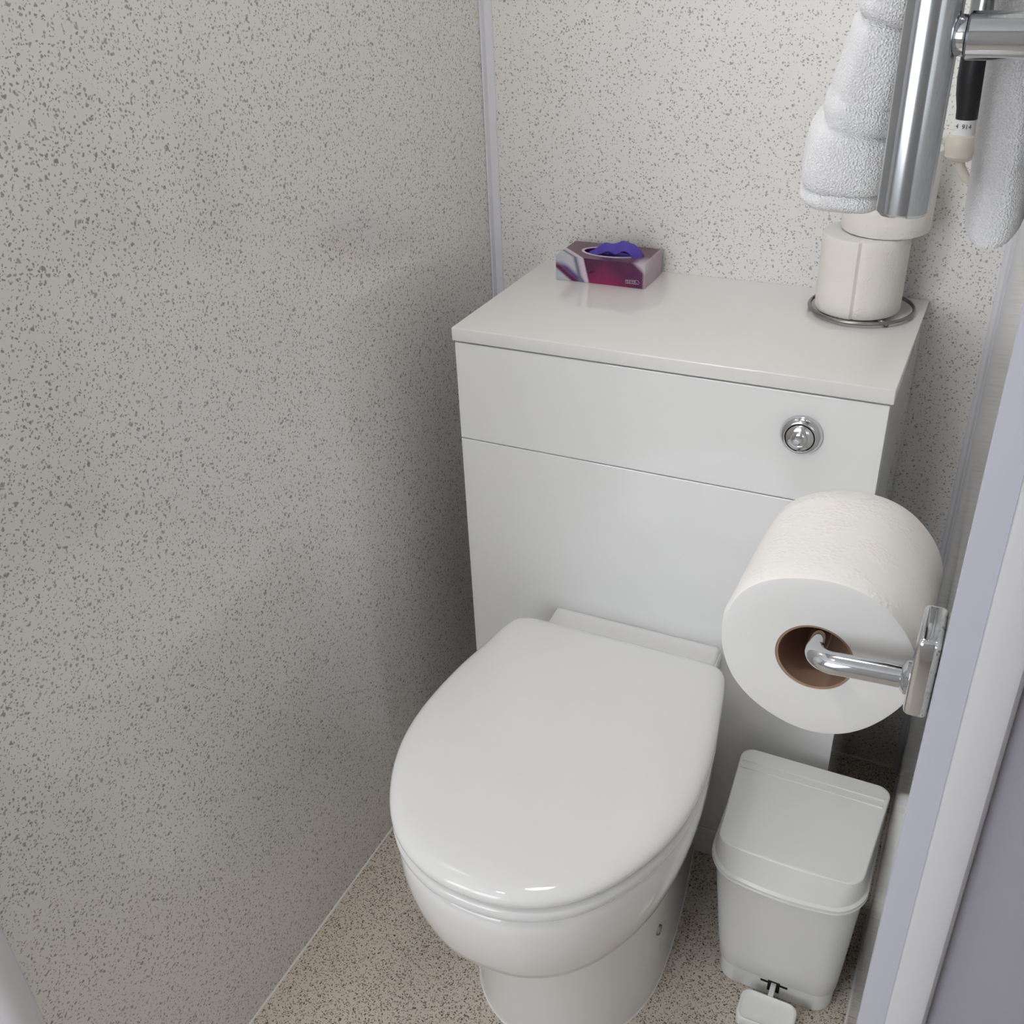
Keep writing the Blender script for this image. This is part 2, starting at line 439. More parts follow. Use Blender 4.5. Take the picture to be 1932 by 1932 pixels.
# flush button: domed bezel, groove, offset push plate
bx, bz, by = 0.4560, 0.7455, -D + 0.0012
fb = thing('flush_button', '', '', (bx, by, bz)); del fb['label'], fb['category']
fb.parent = cab; fb.location = Vector((bx, by, bz)) - cab.location
def dome(c, prof, seg=48):
    return lathe(c, [(r, -h) for r, h in prof], seg, axis='y')
v, f = dome((bx, by, bz), [(0.0245, 0.0), (0.0245, 0.002), (0.0238, 0.0042), (0.0222, 0.0070), (0.0198, 0.0092), (0.0180, 0.0102), (0.0174, 0.0100), (0.0172, 0.0060)])
obj('bezel', v, f, 'chrome', fb, smooth=60)
v, f = dome((bx, by, bz), [(0.0163, 0.0050), (0.0163, 0.0100), (0.0155, 0.0112), (0.0120, 0.0128), (0.0098, 0.0134), (0.0094, 0.0129), (0.0088, 0.0129), (0.0084, 0.0136), (0.0040, 0.0146), (0.0012, 0.0148)])
obj('push_plate', v, f, 'chrome', fb, smooth=50)
v, f = dome((bx, by, bz), [(0.0172, 0.0045), (0.0172, 0.0062), (0.002, 0.0062)]); obj('groove', v, f, 'black', fb)

v, f = bev_box(0.0, W, -D, -0.0005, TZ - TT, TZ, 0.0012, 3)
wt = obj('worktop', v, f, 'gloss_top', smooth=40, origin=(0.275, -0.15, TZ - TT))
tag(wt, 'glossy white worktop slab on the cistern cabinet under the tissue box', 'worktop')

# ------------------------------------------------------------------ toilet
XC = 0.263
HW = [(-0.3745, 0.000), (-0.3745, 0.060), (-0.3750, 0.115), (-0.3785, 0.137), (-0.3900, 0.1490), (-0.4200, 0.1570), (-0.4584, 0.1635),
      (-0.5000, 0.1710), (-0.5500, 0.1765), (-0.6000, 0.1775), (-0.6400, 0.1735), (-0.6750, 0.1650), (-0.7050, 0.1535), (-0.7350, 0.1380),
      (-0.7600, 0.1205), (-0.7800, 0.1010), (-0.7960, 0.0780), (-0.8080, 0.0500), (-0.8130, 0.0250), (-0.8145, 0.0)]
def catmull(pts, sub=5):
    out = []
    n = len(pts)
    for i in range(n - 1):
        p0, p1, p2, p3 = pts[max(i - 1, 0)], pts[i], pts[i + 1], pts[min(i + 2, n - 1)]
        for k in range(sub):
            s = k / sub
            out.append(tuple(0.5 * ((2 * b) + (-a + c) * s + (2 * a - 5 * b + 4 * c - d) * s * s + (-a + 3 * b - 3 * c + d) * s ** 3) for a, b, c, d in zip(p0, p1, p2, p3)))
    out.append(pts[-1]); return out
prof = catmull(HW[1:], 4)
right = [(XC + max(w, 0), y) for y, w in prof]
LID = [(XC, HW[0][0])] + right + [(2 * XC - x, y) for x, y in right[-2::-1]]
def sc_outline(o, s, c=(XC, -0.60), ybk=None):
    """offset-like shrink of an outline towards its centre by a distance in metres (s<0 grows)"""
    out = []
    for x, y in o:
        dx, dy = x - c[0], y - c[1]; L = math.hypot(dx, dy)
        k = (L - s) / L
        out.append((c[0] + dx * k, c[1] + dy * k))
    return out
def ring(o, z): return [(x, y, z) for x, y in o]

toilet = thing('toilet', 'white ceramic toilet with closed lid in front of the cabinet', 'toilet', (XC, -0.5, 0))
# pan: bowl, rear shelf and skirted pedestal as one ceramic mesh
def ped_outline(hw, yf, hb, ybk=-0.3046, yc=-0.53):
    r = []
    n = 14
    for i in range(6):                                  # right side, back to widest
        s = i / 6
        y = ybk + (yc - ybk) * s
        r.append((hb + (hw - hb) * math.sin(s * PI / 2), y))
    for i in range(n + 1):
        a = PI / 2 * i / n
        r.append((hw * math.cos(a) ** 0.92 if i < n else 0.0, yc + (yf - yc) * math.sin(a)))
    return [(XC, ybk)] + [(XC + x, y) for x, y in r] + [(XC - x, y) for x, y in r[-2::-1]]
def bowl_outline(s, hb):
    """lid outline drawn in by s, running back to the cabinet with half width hb"""
    r = []
    pts = [(y, w) for y, w in catmull(HW[5:], 4)]
    back = [(-0.3046, hb), (-0.325, hb), (-0.350, hb + 0.002), (-0.372, hb + 0.007)]
    pts = [(y, w) for y, w in back] + pts[2:]
    for y, w in pts:
        x = w; dy = y + 0.60
        L = math.hypot(x, dy)
        if y < -0.39:
            k = (L - s) / L; r.append((x * k, -0.60 + dy * k))
        else: r.append((x, y))
    r[-1] = (0.0, r[-1][1])
    return [(XC, -0.3046)] + [(XC + x, y) for x, y in r] + [(XC - x, y) for x, y in r[-2::-1]]
P = lambda o, z: ring(o, z)
bowl_rings = [P(bowl_outline(0.026, 0.110), 0.2830), P(bowl_outline(0.0225, 0.112), 0.2860), P(bowl_outline(0.0180, 0.114), 0.3000), P(bowl_outline(0.0115, 0.117), 0.3230),
              P(bowl_outline(0.0065, 0.120), 0.3480), P(bowl_outline(0.0050, 0.122), 0.3650), P(bowl_outline(0.0052, 0.1235), 0.3800),
              P(bowl_outline(0.0065, 0.1240), 0.3900), P(bowl_outline(0.0105, 0.1240), 0.3965), P(bowl_outline(0.0170, 0.1225), 0.4000), P(bowl_outline(0.030, 0.1190), 0.4010)]
v, f = loft(bowl_rings); obj('bowl', v, f, 'ceramic', toilet, smooth=50)
ped_rings = [P(ped_outline(0.1290, -0.690, 0.106), 0.0), P(ped_outline(0.1290, -0.690, 0.106), 0.010), P(ped_outline(0.1265, -0.690, 0.104), 0.06),
             P(ped_outline(0.1280, -0.700, 0.104), 0.15), P(ped_outline(0.1340, -0.722, 0.106), 0.23), P(ped_outline(0.1400, -0.742, 0.108), 0.2835)]
v, f = loft(ped_rings); obj('pedestal', v, f, 'ceramic', toilet, smooth=50)
# raised rear shelf with a soft crest against the cabinet
sh = []
for y, z, hw in ((-0.3046, 0.4005, 0.1235), (-0.3046, 0.4085, 0.1225), (-0.3075, 0.4105, 0.1215), (-0.313, 0.4105, 0.1215), (-0.320, 0.4085, 0.122), (-0.330, 0.4060, 0.1225), (-0.372, 0.4050, 0.1225), (-0.392, 0.4040, 0.121), (-0.396, 0.4005, 0.119)):
    sh.append([(XC - hw, y, 0.3985), (XC - hw + .001, y, z - .004), (XC - hw + .005, y, z)] + [(XC + hw * (k / 6 - 1) * 0.95, y, z) for k in range(1, 12)] + [(XC + hw - .005, y, z), (XC + hw - .001, y, z - .004), (XC + hw, y, 0.3985)])
v, f = loft(sh); obj('rear_shelf', v, f, 'ceramic', toilet, smooth=50)
# sealant bead round the foot
o1, o2 = ped_outline(0.1290, -0.690, 0.106), ped_outline(0.1308, -0.6918, 0.1078)
v, f = loft([P(o2, 0.0), P(sc_outline(o1, -0.0013, (XC, -0.5)), 0.0016), P(o1, 0.0024), P(o1, 0.0)], False, False, close=True); obj('sealant_bead', v, f, 'sealant', toilet, smooth=50)
# screw cap in the right flank
cx = 0.3905
v, f = lathe((0.3875, -0.5480, 0.118), [(0.0072, -0.004), (0.0072, 0.0040), (0.0062, 0.0052), (0.0052, 0.0047), (0.0046, 0.0040), (0.0015, 0.0040)], 24, axis='x'); obj('screw_cap', v, f, 'steel', toilet, smooth=40)
# seat ring
S = [(0.0060, 0.4035), (0.0030, 0.4050), (0.0015, 0.4090), (0.0015, 0.4150), (0.0040, 0.4190), (0.0110, 0.4205), (0.0600, 0.4205), (0.0620, 0.4150), (0.0620, 0.4045), (0.0600, 0.4030)]
v, f = loft([P(sc_outline(LID, s), z) for s, z in S], close=True); obj('seat', v, f, 'seat', toilet, smooth=50)
# lid, dome rising slightly
L_ = [(0.0150, 0.4250), (0.0060, 0.4255), (0.0022, 0.4275), (0.0008, 0.4310), (0.0010, 0.4350), (0.0038, 0.4390), (0.0085, 0.4420), (0.0160, 0.4442), (0.0300, 0.4460), (0.0550, 0.4476), (0.0850, 0.4488), (0.1150, 0.4496), (0.1450, 0.4500)]
rings_ = []
for s, z in L_:
    o = []
    for x, y in LID:
        dx, dy = x - XC, y + 0.60; L = math.hypot(dx, dy); k = max(L - s, L * 0.06) / L
        o.append((XC + dx * k, -0.60 + dy * k, z))
    rings_.append(o)
v, f = loft(rings_); obj('lid', v, f, 'seat', toilet, smooth=50)
for sx in (-1, 1):
    v, f = bev_box(XC + sx * .075 - .016, XC + sx * .075 + .016, -0.392, -0.366, 0.4035, 0.4235, .003, 3); obj('hinge', v, f, 'seat', toilet, smooth=40)
    v, f = lathe((XC + sx * .155, -0.52, 0), [(0.008, 0.4195), (0.008, 0.4250)], 16); obj('buffer', v, f, 'seat', toilet)

# ------------------------------------------------------------------ tissue box
tb = thing('tissue_box', 'purple and magenta swirl tissue box on the worktop', 'tissue box', (0.1185, -0.0455, TZ))
BX0, BX1, BY0, BY1, BH = 0.0512, 0.1850, -0.0830, -0.0090, 0.0352
# carton with an oval opening in the top
NO = 48
cxb, cyb = 0.1215, -0.0475; oa, ob_ = 0.0405, 0.0200
v = []; F = []
rect = []
for i in range(NO):
    a = 2 * PI * i / NO; c, s = math.cos(a), math.sin(a)
    hw, hd = (BX1 - cxb if c > 0 else cxb - BX0), (BY1 - cyb if s > 0 else cyb - BY0)
    k = min(hw / abs(c) if abs(c) > 1e-6 else 9, hd / abs(s) if abs(s) > 1e-6 else 9)
    rect.append([cxb + k * c, cyb + k * s])
for cxr, cyr in ((BX0, BY0), (BX1, BY0), (BX1, BY1), (BX0, BY1)):   # snap nearest to corners
    j = min(range(NO), key=lambda q: (rect[q][0] - cxr) ** 2 + (rect[q][1] - cyr) ** 2); rect[j] = [cxr, cyr]
oval = [(cxb + oa * math.cos(2 * PI * i / NO), cyb + ob_ * math.sin(2 * PI * i / NO)) for i in range(NO)]
z1 = TZ + BH
rgs = [[(x, y, TZ + .0003) for x, y in rect], [(x, y, z1) for x, y in rect], [(x, y, z1) for x, y in oval], [(x, y, z1 - .006) for x, y in oval]]
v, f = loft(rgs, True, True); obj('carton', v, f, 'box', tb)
def oval_ring(a, b, z): return [(cxb + a * math.cos(2 * PI * i / NO), cyb + b * math.sin(2 * PI * i / NO), z) for i in range(NO)]
v, f = loft([oval_ring(oa - .0005, ob_ - .0005, z1 + .0001), oval_ring(oa - .0005, ob_ - .0005, z1 + .0008), oval_ring(oa + .0035, ob_ + .003, z1 + .0008), oval_ring(oa + .0035, ob_ + .003, z1 + .0001)], close=True)
obj('opening_border', v, f, 'box_rim', tb)
# tissue: folded sheet standing out of the slot, arching to the right
NU, NV = 26, 12
v = []
for i in range(NU + 1):
    u = i / NU
    for j in range(NV + 1):
        w = j / NV
        x = cxb - 0.033 + 0.083 * u
        arch = math.sin(PI * min(1, u * 1.02)) ** 0.8 * 0.017 + 0.008 * max(0, math.sin(PI * (u - 0.55) / 0.45)) * (u > 0.55)
        y = cyb - 0.004 + (w - 0.5) * 0.026 * (1 - .25 * u) + 0.003 * math.sin(7 * u)
        z = z1 - 0.004 + arch - 0.0035 * math.cos(w * 2 * PI) * (0.4 + u) + 0.0014 * math.sin(19 * u + 5 * w) - 0.009 * (0.5 - w) * (w < 0.5)
        v.append((x, y, z))
F = [(i * (NV + 1) + j, (i + 1) * (NV + 1) + j, (i + 1) * (NV + 1) + j + 1, i * (NV + 1) + j + 1) for i in range(NU) for j in range(NV)]
ts = obj('tissue', v, F, 'tissue', tb, smooth='all')
md = ts.modifiers.new('thick', 'SOLIDIFY'); md.thickness = 0.0008
v = []
for i in range(NU + 1):
    for j in range(NV + 1):
        a, r = 2 * PI * i / NU, j / NV
        v.append((cxb + .97 * oa * r * math.cos(a), cyb + .97 * ob_ * r * math.sin(a), z1 - .0045 + 0.0022 * math.sin(9 * r + 3 * a) * (1 - r) + .0012 * math.sin(5 * a) * (1 - r)))
ob = obj('inner_tissue', v, F, 'tissue', tb, smooth='all')
# small pale emblem with illegible lettering at the lower right of the front
ey = BY0 - 0.0002
def strip(x0, z0, x1, z1_, w):
    d = Vector((x1 - x0, 0, z1_ - z0)); n = Vector((-d.z, 0, d.x)).normalized() * w / 2
    a, b = Vector((x0, 0, z0)), Vector((x1, 0, z1_))
    q = [a + n, a - n, b - n, b + n]
    return [(p.x, ey, p.z) for p in q] + [(p.x, ey + .00015, p.z) for p in q], [(0, 1, 2, 3), (4, 7, 6, 5), (0, 3, 7, 4), (1, 5, 6, 2), (0, 4, 5, 1), (3, 2, 6, 7)]
gs = []
ex, ez = 0.1570, TZ + 0.0052
def P2(a, b): return ex + a * 0.001, ez + b * 0.001
for (a, b, c, d_) in ((0, 5.2, 0, 0.6), (0, 5.2, 18, 6.2), (18, 6.2, 20.5, 3.6), (20.5, 3.6, 19, 0.8), (19, .8, 0, .6)):
    gs.append(strip(*P2(a, b), *P2(c, d_), 0.00035))
for (a, b, c, d_) in ((2, 5, 2, 3.4), (2, 5, 3.6, 4.2), (3.6, 4.2, 2, 4), (5, 4.9, 6, 3.6), (6, 3.6, 7, 5), (8.4, 4.9, 8.4, 3.5), (10, 5, 11.6, 3.6), (10, 3.6, 11.6, 5), (13, 4.8, 15, 4.6), (13, 3.7, 15, 3.6), (13, 4.8, 13, 3.6),
                      (2, 2.9, 3, 1.4), (3, 1.4, 4, 2.9), (4, 2.9, 5, 1.4), (6.2, 2.9, 6.2, 1.4), (6.2, 2.9, 7.6, 2), (9, 2.8, 9, 1.4), (10.4, 2.8, 12, 1.4), (13, 2.7, 14.6, 2.7), (13.4, 1.5, 15, 1.5), (16, 2.8, 17.5, 1.5)):
    gs.append(strip(*P2(a, b), *P2(c, d_), 0.00045))
v, f = join(*gs); obj('emblem', v, f, 'box_rim', tb)

# ------------------------------------------------------------------ roll stand and upright rolls
RSX, RSY = 0.4735, -0.0680
st = thing('roll_stand', 'steel wire ring stand under the upright toilet rolls', 'stand', (RSX, RSY, TZ))
wr = 0.0024
zr = TZ + 0.0056
def circle(cx, cy, z, r, n=72): return [(cx + r * math.cos(2 * PI * i / n), cy + r * math.sin(2 * PI * i / n), z) for i in range(n)]
v, f = tube(circle(RSX, RSY, zr, 0.0645), wr, 12, True); obj('base_ring', v, f, 'steel', st, smooth='all')
a = math.radians(-52)
dx, dy = math.cos(a), math.sin(a)
zb = zr - 0.0030
v, f = tube([(RSX - .0645 * dx, RSY - .0645 * dy, zb), (RSX, RSY, zb), (RSX + .0640 * dx, RSY + .0640 * dy, zb)], wr, 12); obj('cross_bar', v, f, 'steel', st, smooth='all')
v, f = tube([(RSX, RSY, zb), (RSX, RSY, TZ + .1), (RSX, RSY, TZ + .30)], wr, 12); obj('post', v, f, 'steel', st, smooth='all')

def roll_mesh(r, ri, h, seam, wob=0.0, n=96, tail=0.0012):
    """spiral-wound roll, axis z, base z=0"""
    ch = 0.0036
    outl = []
    for j in range(n):
        t_ = j / n
        rr = r - tail * (1 - t_) + wob * (math.sin(3 * 2 * PI * t_ + 1) + 0.6 * math.sin(5 * 2 * PI * t_))
        if j == 0 and tail > .0014: rr -= 0.0016
        a = seam + 2 * PI * t_
        outl.append((rr * math.cos(a), rr * math.sin(a)))
    inn = [(ri * math.cos(seam + 2 * PI * j / n), ri * math.sin(seam + 2 * PI * j / n)) for j in range(n)]
    def k(s): return [(x * s, y * s) for x, y in outl]
    rg = [ring(inn, 0.0), ring(k(0.6), 0.0002), ring(k(1 - ch / r), 0.0), ring(k(1 - .3 * ch / r), ch * .3), ring(outl, ch)]
    for i in range(1, 6): rg.append(ring(outl, ch + (h - 2 * ch) * i / 6))
    rg += [ring(outl, h - ch), ring(k(1 - .3 * ch / r), h - ch * .3), ring(k(1 - ch / r), h), ring(k(.6), h - .0002), ring(inn, h)]
    return loft(rg, close=True)
def core_mesh(ri, h, n=48):
    o = [(ri * math.cos(2 * PI * j / n), ri * math.sin(2 * PI * j / n)) for j in range(n)]
    i_ = [(x * .93, y * .93) for x, y in o]
    return loft([ring(o, .0005), ring(o, h - .0005), ring(i_, h - .0005), ring(i_, .0005)], close=True)
def xf(vs, mat): return [tuple(mat @ Vector(p)) for p in vs]
def make_roll(label, group, mw, r, ri, h, seam, mat='paper', wob=0.0002, tail=0.0012):
    base = mw.translation.copy()
    tr = thing('toilet_roll', label, 'toilet roll', base, group)
    v, f = roll_mesh(r, ri, h, seam, wob, tail=tail); pp = obj('paper', xf(v, mw), f, mat, tr, smooth=40)
    pp.data.materials.append(M['paper_end']); ax = mw.to_3x3() @ Vector((0, 0, 1))
    for pg in pp.data.polygons:
        if abs(pg.normal.dot(ax)) > 0.9: pg.material_index = 1
    v, f = core_mesh(ri, h); obj('core', xf(v, mw), f, 'paper_core', tr, smooth=40)
    return tr
G = 'white toilet paper rolls'
R1 = (0.4690, -0.0720)
zr1 = zr + wr + 0.0001 - 0.0030
make_roll('white toilet roll standing upright on the wire ring, lower of two', G, Matrix.Translation((*R1, zb + wr + .0002)), 0.0535, 0.0215, 0.0985, math.radians(-88), 'paper_warm', 0.0003, 0.0016)
z2 = zb + wr + .0002 + 0.0985 + 0.0022
mw = Matrix.Translation((0.4870, -0.0585, z2)) @ Matrix.Rotation(math.radians(2.2), 4, 'X')
make_roll('white toilet roll stacked off centre on top of another roll beneath the towel', G, mw, 0.0535, 0.0225, 0.0985, math.radians(60), 'paper_warm', 0.0003)

# ------------------------------------------------------------------ roll on the wall holder
HRX, HRZ = 0.5785, 0.9420
mw = Matrix.Translation((HRX, -0.950, HRZ)) @ Matrix.Rotation(math.radians(-90), 4, 'X') @ Matrix.Rotation(math.radians(1.0), 4, 'Y')
make_roll('large white toilet roll hanging on the chrome wall holder', G, mw, 0.0515, 0.0205, 0.098, math.radians(200), 'paper', 0.0009)
hold = thing('toilet_roll_holder', 'chrome toilet roll holder screwed to the wall by the door frame', 'roll holder', (XR, -0.975, 0.97))
v, f = bev_box(XR - 0.0110, XR - 0.0001, -0.9880, -0.9560, 0.9510, 0.9960, 0.0030, 4); obj('wall_plate', v, f, 'chrome', hold, smooth=50)
ra = 0.0057
zc = HRZ + 0.0205 * .93 - ra - .0004
pth = [(XR - .009, -0.9710, zc + .006), (0.606, -0.9710, zc + .0045), (0.592, -0.9710, zc + .0035)]
for i in range(1, 9):
    a = PI / 2 * i / 8
    pth.append((0.592 - .0125 * math.sin(a), -0.9710 + .0125 * (1 - math.cos(a)), zc + .0035 - .0035 * i / 8))
pth += [(0.5795, -0.94, zc), (0.5795, -0.87, zc), (0.5795, -0.845, zc)]
v, f = tube(pth, ra, 20); obj('arm', v, f, 'chrome', hold, smooth=60)
v, f = lathe((XR - .0105, -0.9710, zc + .006), [(.0085, 0.002), (.0085, -.002), (.0070, -.0036), (.0052, -.0045)], 28, axis='x'); obj('collar', v, f, 'chrome', hold, smooth=40)

# ------------------------------------------------------------------ pedal bin
bn = thing('pedal_bin', 'small white plastic pedal bin beside the toilet', 'bin', (0.536, -0.43, 0))
def bin_out(t_):
    """outline from foot (0) to rim (1)"""
    x0 = 0.4605 + (0.4400 - 0.4605) * t_; x1 = 0.6140 + (0.6265 - 0.6140) * t_
    y0 = -0.4990 + (-0.5150 + 0.4990) * t_; y1 = -0.3700 + (-0.3400 + 0.3700) * t_
    return rrect(x0, x1, y0, y1, 0.024 + 0.010 * t_, 8, bow=0.002 + 0.010 * t_)
def rim_z(y): return 0.2340 + (y + 0.522) / 0.18 * 0.020
bo = bin_out(0.03)
v, f = loft([ring(sc_outline(bo, 0.0035, (0.537, -.434)), 0.0), ring(sc_outline(bo, 0.0015, (0.537, -.434)), 0.002), ring(sc_outline(bo, 0.0015, (0.537, -.434)), 0.038)]); obj('foot_band', v, f, 'bin', bn, smooth=40)
rg = [ring(sc_outline(bin_out(.12), 0.0015, (0.537, -.434)), 0.0355), ring(bin_out(0.12), 0.0385)]
for t_ in (0.3, 0.5, 0.7, 0.85): rg.append(ring(bin_out(t_), t_ * 0.25 + .008 * 0))
rg.append([(x, y, rim_z(y) - .006) for x, y in bin_out(0.97)])
v, f = loft(rg, True, False); obj('body', v, f, 'bin', bn, smooth=40)
ro = bin_out(1.0)
rp_ = [(x, y, rim_z(y) - .0035) for x, y in sc_outline(ro, -0.0015, (0.533, -.43))]
v, f = tube(rp_, 0.0026, 10, True); obj('rim', v, f, 'bin', bn, smooth='all')
# lid: flared skirt up to a flat top narrowing to the front
top = []
for x, y in rrect(0.4385, 0.6285, -0.5090, -0.3385, 0.017, 8, bow=0.006):
    s = min(1.0, max(0.0, (y + 0.3385) / -0.174))            # 0 back, 1 front
    xm = 0.5330
    x = xm + (x - xm) * (1.03 - 0.12 * s ** 1.7)
    top.append((x, y, 0.2785 - 0.003 * s))
lid_r = [[(x, y, rim_z(y) - .0005) for x, y in sc_outline(ro, 0.002, (.533, -.43))], [(x, y, rim_z(y) - .0005) for x, y in sc_outline(ro, -0.0035, (.533, -.43))], [(x, y, rim_z(y) + .003) for x, y in sc_outline(ro, -0.0035, (.533, -.43))], [(x, y, rim_z(y) + .005) for x, y in sc_outline(ro, 0.0003, (.533, -.43))]]
c0 = (0.533, -0.425)
for s_, dz in ((0.0, -0.0030), (0.0006, -0.0012), (0.0022, -0.0002), (0.006, 0.0), (0.04, 0.0002), (0.07, 0.0003)):
    lid_r.append([(*q, z + dz) for q, z in zip(sc_outline([(x, y) for x, y, z in top], s_, c0), [p[2] for p in top])])
v, f = loft(lid_r)
ridges = []
for yy in (-0.3630, -0.3760):
    hw = 0.0920
    zt = 0.2785 - 0.003 * (yy + .34) / -.185 + 0.0002
    ridges.append(bev_box(0.5330 - hw, 0.5330 + hw, yy - .0026, yy + .0026, zt - .003, zt + .0012, .0006, 1))
lidv, lidf = join((v, f), *ridges); obj('lid', lidv, lidf, 'bin', bn, smooth=30)
# pedal
pv = rrect(0.5025, 0.5765, -0.5660, -0.5215, 0.012, 6)
pv = [(x, min(y, -0.5215)) for x, y in pv]
cp = (0.5395, -0.542)
sqr = [(0.5025, -0.5215), (0.5765, -0.5215)]
pv2 = []
for x, y in pv:
    if y > -0.536: pv2.append((0.5025 if x < .54 else 0.5765, -0.5215 if y > -.525 else y))
    else: pv2.append((x, y))
tilt = lambda y: (y + 0.5215) * 0.10
def pr_(s, z): return [(x, y, z + tilt(y)) for x, y in sc_outline(pv, s, cp)]
v, f = loft([pr_(.002, .012), pr_(0, .014), pr_(0, .0285), pr_(.001, .0305), pr_(.0032, .0312), pr_(.0050, .0300), pr_(.0065, .0296), pr_(.018, .0292)])
obj('pedal', v, f, 'bin', bn, smooth=40)
v, f = bev_box(0.5355, 0.5425, -0.5240, -0.4960, 0.021, 0.030, .001); obj('pedal_stem', v, f, 'bin', bn)
fy = bo and min(y for x, y in bo) + .0010
v, f = join(box_g(0.5310, 0.5470, fy - .0004, fy + .004, 0.012, 0.0376), box_g(0.5210, 0.5570, fy - .0003, fy + .004, 0.0262, 0.0296)); obj('pedal_slot', v, f, 'bin_dark', bn)

# ------------------------------------------------------------------ towel radiator on the right wall
RX = 0.5770; YN, YF = -0.8450, -0.4330; ZB = 1.1480; ZT = 1.80
rad = thing('towel_radiator', 'chrome ladder towel radiator mounted on the right wall', 'radiator', (RX, (YN + YF) / 2, ZB))
def d_section(cy, z):
    pts = []
    for i in range(28):                                       # rounded towards the room, flatter towards the wall
        a = 2 * PI * i / 28
        c, s = math.cos(a), math.sin(a)
        pts.append((RX + 0.0125 * math.copysign(abs(c) ** 0.85, c), cy + 0.0150 * math.copysign(abs(s) ** 0.75, s), z))
    return pts
ZF = 1.192
for cy, ZB_ in ((YN, ZB), (YF, ZF)):
    rg = [d_section(cy, ZB_ + .001), d_section(cy, ZB_ + .004), d_section(cy, ZT)]
    v, f = loft(rg); obj('upright', v, f, 'chrome_soft', rad, smooth=50)
    v, f = loft([[(RX + (x - RX) * s, cy + (y - cy) * s, z) for x, y, _ in d_section(cy, 0)] for s, z in ((.70, ZB_ - .0012), (.90, ZB_ - .0008), (.97, ZB_ + .0010), (.97, ZB_ + .002))]); obj('end_cap', v, f, 'chrome', rad, smooth=50)
for zb_ in (1.300, 1.345, 1.390, 1.435, 1.560, 1.605, 1.650, 1.750):
    v, f = tube([(RX, YN + .013, zb_), (RX, -.64, zb_), (RX, YF - .013, zb_)], 0.0105, 18); obj('rung', v, f, 'chrome_soft', rad, smooth=60)
for cy in (YN, YF):
    for zz in (1.2275, 1.700):
        br = bpy.data.objects.new('wall_bracket', None); COL.objects.link(br); br.parent = rad; br.location = Vector((RX, cy, zz)) - rad.location
        v, f = lathe((RX, cy, zz), [(.0078, .0100), (.0088, .0125), (.0088, .0150)], 28, axis='x'); obj('neck', v, f, 'chrome', br, smooth=40)
        v, f = lathe((RX, cy, zz), [(.0080, .0140), (.0080, .0168)], 28, axis='x'); obj('gasket', v, f, 'black', br, smooth=40)
        v, f = lathe((RX, cy, zz), [(.0092, .0155), (.0102, .0165), (.0102, .0585), (.0102, XR - RX - .0001)], 36, axis='x'); obj('sleeve', v, f, 'chrome', br, smooth=40)
# heating element under the far upright: black collar (upper part paints the dark reflection in the chrome), white label band, cream nut and cable
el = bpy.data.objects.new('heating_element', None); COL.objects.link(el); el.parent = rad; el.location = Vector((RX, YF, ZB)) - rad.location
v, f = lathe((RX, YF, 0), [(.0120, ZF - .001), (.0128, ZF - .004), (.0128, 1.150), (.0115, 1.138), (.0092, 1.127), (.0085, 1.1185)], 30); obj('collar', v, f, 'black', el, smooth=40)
v, f = lathe((RX, YF, 0), [(.0082, 1.1195), (.0086, 1.1190), (.0086, 1.1100), (.0100, 1.1065)], 36); obj('label_band', v, f, 'label', el, smooth=40)
v, f = lathe((RX, YF, 0), [(.0095, 1.1075), (.0118, 1.1060), (.0130, 1.1020), (.0130, 1.0950), (.0122, 1.0925), (.0122, 1.0900), (.0095, 1.0870), (.006, 1.0855)], 30); obj('nut', v, f, 'cream', el, smooth=35)
v, f = tube([(RX, YF, 1.089), (RX + .002, YF, 1.081), (RX + .008, YF, 1.072), (RX + .018, YF, 1.067), (RX + .035, YF, 1.066), (XR - .0002, YF, 1.066)], 0.0040, 12); obj('cable', v, f, 'cream', el, smooth='all')
fc = bpy.data.curves.new('digits', 'FONT'); fc.body = '4  914'; fc.size = 0.0052; fc.align_x = 'LEFT'
to = bpy.data.objects.new('digits_src', fc); COL.objects.link(to)
bpy.context.view_layer.update()
tm = to.evaluated_get(bpy.context.evaluated_depsgraph_get()).to_mesh()
rL = 0.0088
vv = []
for q in tm.vertices:
    a = math.radians(-90) + (q.co.x - 0.0088) / rL + math.radians(8)
    vv.append((RX + rL * math.cos(a), YF + rL * math.sin(a), 1.1125 + q.co.y))
ff = [tuple(p.vertices) for p in tm.polygons]
obj('printed_digits', vv, ff, 'ink', el)
bpy.data.objects.remove(to)

# ------------------------------------------------------------------ towel draped over the lowest rung
def lerp_tab(tab, s):
    for (a, va), (b, vb) in zip(tab, tab[1:]):
        if s <= b:
            k = (s - a) / (b - a); return [p + (q - p) * k for p, q in zip(va, vb)]
    return list(tab[-1][1])
zr_ = 1.300
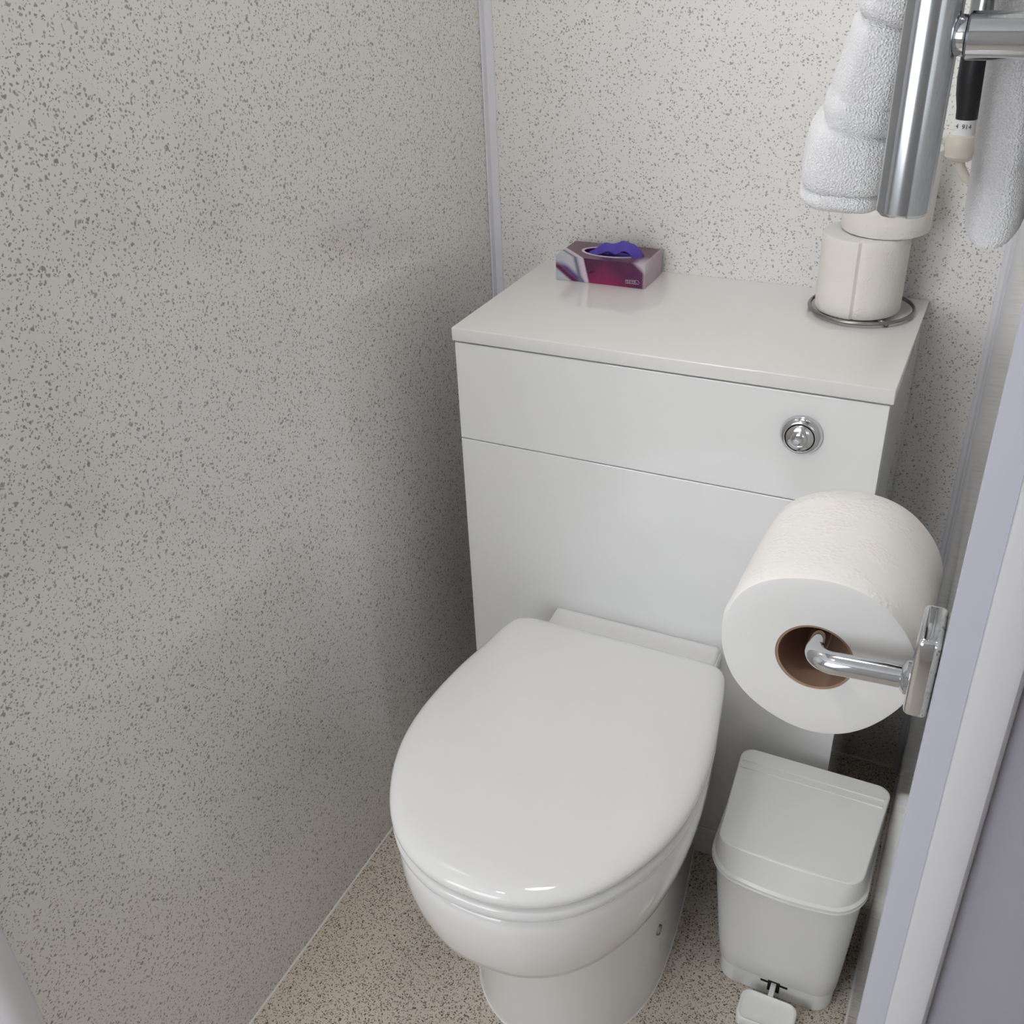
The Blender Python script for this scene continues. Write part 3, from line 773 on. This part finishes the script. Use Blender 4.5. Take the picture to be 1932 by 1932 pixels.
# height: (centre x, half thickness, inset at the near end, slant of the bands)
white = [(1.1345, (0.5400, 0.0250, .004, -.02)), (1.1370, (0.5396, 0.0282, .001, -.02)), (1.1400, (0.5394, 0.0290, 0, -.03)), (1.1424, (0.5394, 0.0284, .001, -.04)), (1.1436, (0.5394, 0.0262, .0035, -.04)), (1.1450, (0.5394, 0.0286, .0008, -.05)), (1.1520, (0.5398, 0.0296, -.001, -.08)), (1.1620, (0.5408, 0.0294, -.001, -.15)), (1.1700, (0.5420, 0.0288, -.0005, -.2)), (1.1735, (0.5426, 0.0276, .001, -.2)),
         (1.1752, (0.5432, 0.0225, .006, -.2)), (1.1772, (0.5438, 0.0240, .0045, -.2)), (1.1800, (0.5442, 0.0252, .003, -.2)), (1.1870, (0.5452, 0.0252, .003, -.2)), (1.1895, (0.5456, 0.0236, .0055, -.22)), (1.1915, (0.5460, 0.0240, .0048, -.22)), (1.1960, (0.5468, 0.0240, .004, -.22)), (1.2080, (0.5484, 0.0226, .004, -.22)), (1.2200, (0.5498, 0.0208, .004, -.25)), (1.2250, (0.5504, 0.0200, .0045, -.25)), (1.2272, (0.5508, 0.0160, .008, -.25)), (1.2292, (0.5510, 0.0186, .004, -.25)), (1.2320, (0.5514, 0.0194, .002, -.25)), (1.2450, (0.5530, 0.0180, .003, -.15)), (1.2700, (0.5545, 0.0140, .005, 0.)), (1.2900, (0.5550, 0.0118, .008, 0.))]
grey = [(1.2900, (0.5990, 0.0110)), (1.2600, (0.6060, 0.0120)), (1.2300, (0.6110, 0.0138)), (1.2000, (0.6140, 0.0156)), (1.1800, (0.6155, 0.0164)), (1.1640, (0.6164, 0.0166)), (1.1600, (0.6166, 0.0148)), (1.1560, (0.6168, 0.0166)), (1.1400, (0.6176, 0.0170)), (1.1300, (0.6178, 0.0168)), (1.1245, (0.6178, 0.0155)), (1.1215, (0.6178, 0.0132)), (1.1200, (0.6178, 0.010))]
NT = 64
def cloth_ring(c, t_dir, h, y0, y1, phase, amp, slant=0.0):
    """closed loop: thickness along t_dir, width along y"""
    ym, hb = (y0 + y1) / 2, (y1 - y0) / 2
    out = []
    for i in range(NT):
        a = 2 * PI * i / NT
        ca, sa = math.cos(a), math.sin(a)
        u = math.copysign(abs(ca) ** 0.50, ca); w = math.copysign(abs(sa) ** 0.55, sa)
        fold = amp * math.sin(7 * a + phase) * 0.6 + amp * math.sin(13 * a + 2 * phase) * 0.35
        hh = h * w + fold * w
        out.append((c[0] + t_dir[0] * hh, ym + hb * u + fold * .5 * u, c[1] + t_dir[1] * hh + slant * hh))
    return out
rg = []
def dense(tab, n):
    out = []
    for (a, va), (b, vb) in zip(tab, tab[1:]):
        k = max(1, int(abs(b - a) / n))
        for i in range(k):
            s = i / k; out.append((a + (b - a) * s, [p + (q - p) * s for p, q in zip(va, vb)]))
    out.append((tab[-1][0], list(tab[-1][1]))); return out
for z, (cx_, h, yi, sl) in dense(white, 0.003):
    rg.append(cloth_ring((cx_, z), (1, 0), h, -0.812 + yi, -0.560, z * 40, 0.0009, sl))
for i in range(1, 12):
    a = PI - PI * i / 12
    rg.append(cloth_ring((RX + 0.0225 * math.cos(a), 1.290 + .0025 * math.sin(a) + 0.0290 * math.sin(a)), (math.cos(a) * -1, math.sin(a) * -1), 0.0108, -0.805, -0.565, 1.0, 0.0004))
for z, (cx_, h) in dense(grey, 0.006):
    rg.append(cloth_ring((cx_, z), (1, 0), h, -0.800, -0.570, z * 30, 0.0006))
v, f = loft(rg)
tw = obj('towel', v, f, 'towel', smooth=60, origin=(0.577, -0.69, 1.30))
tag(tw, 'folded white terry towel draped over the chrome towel radiator', 'towel')
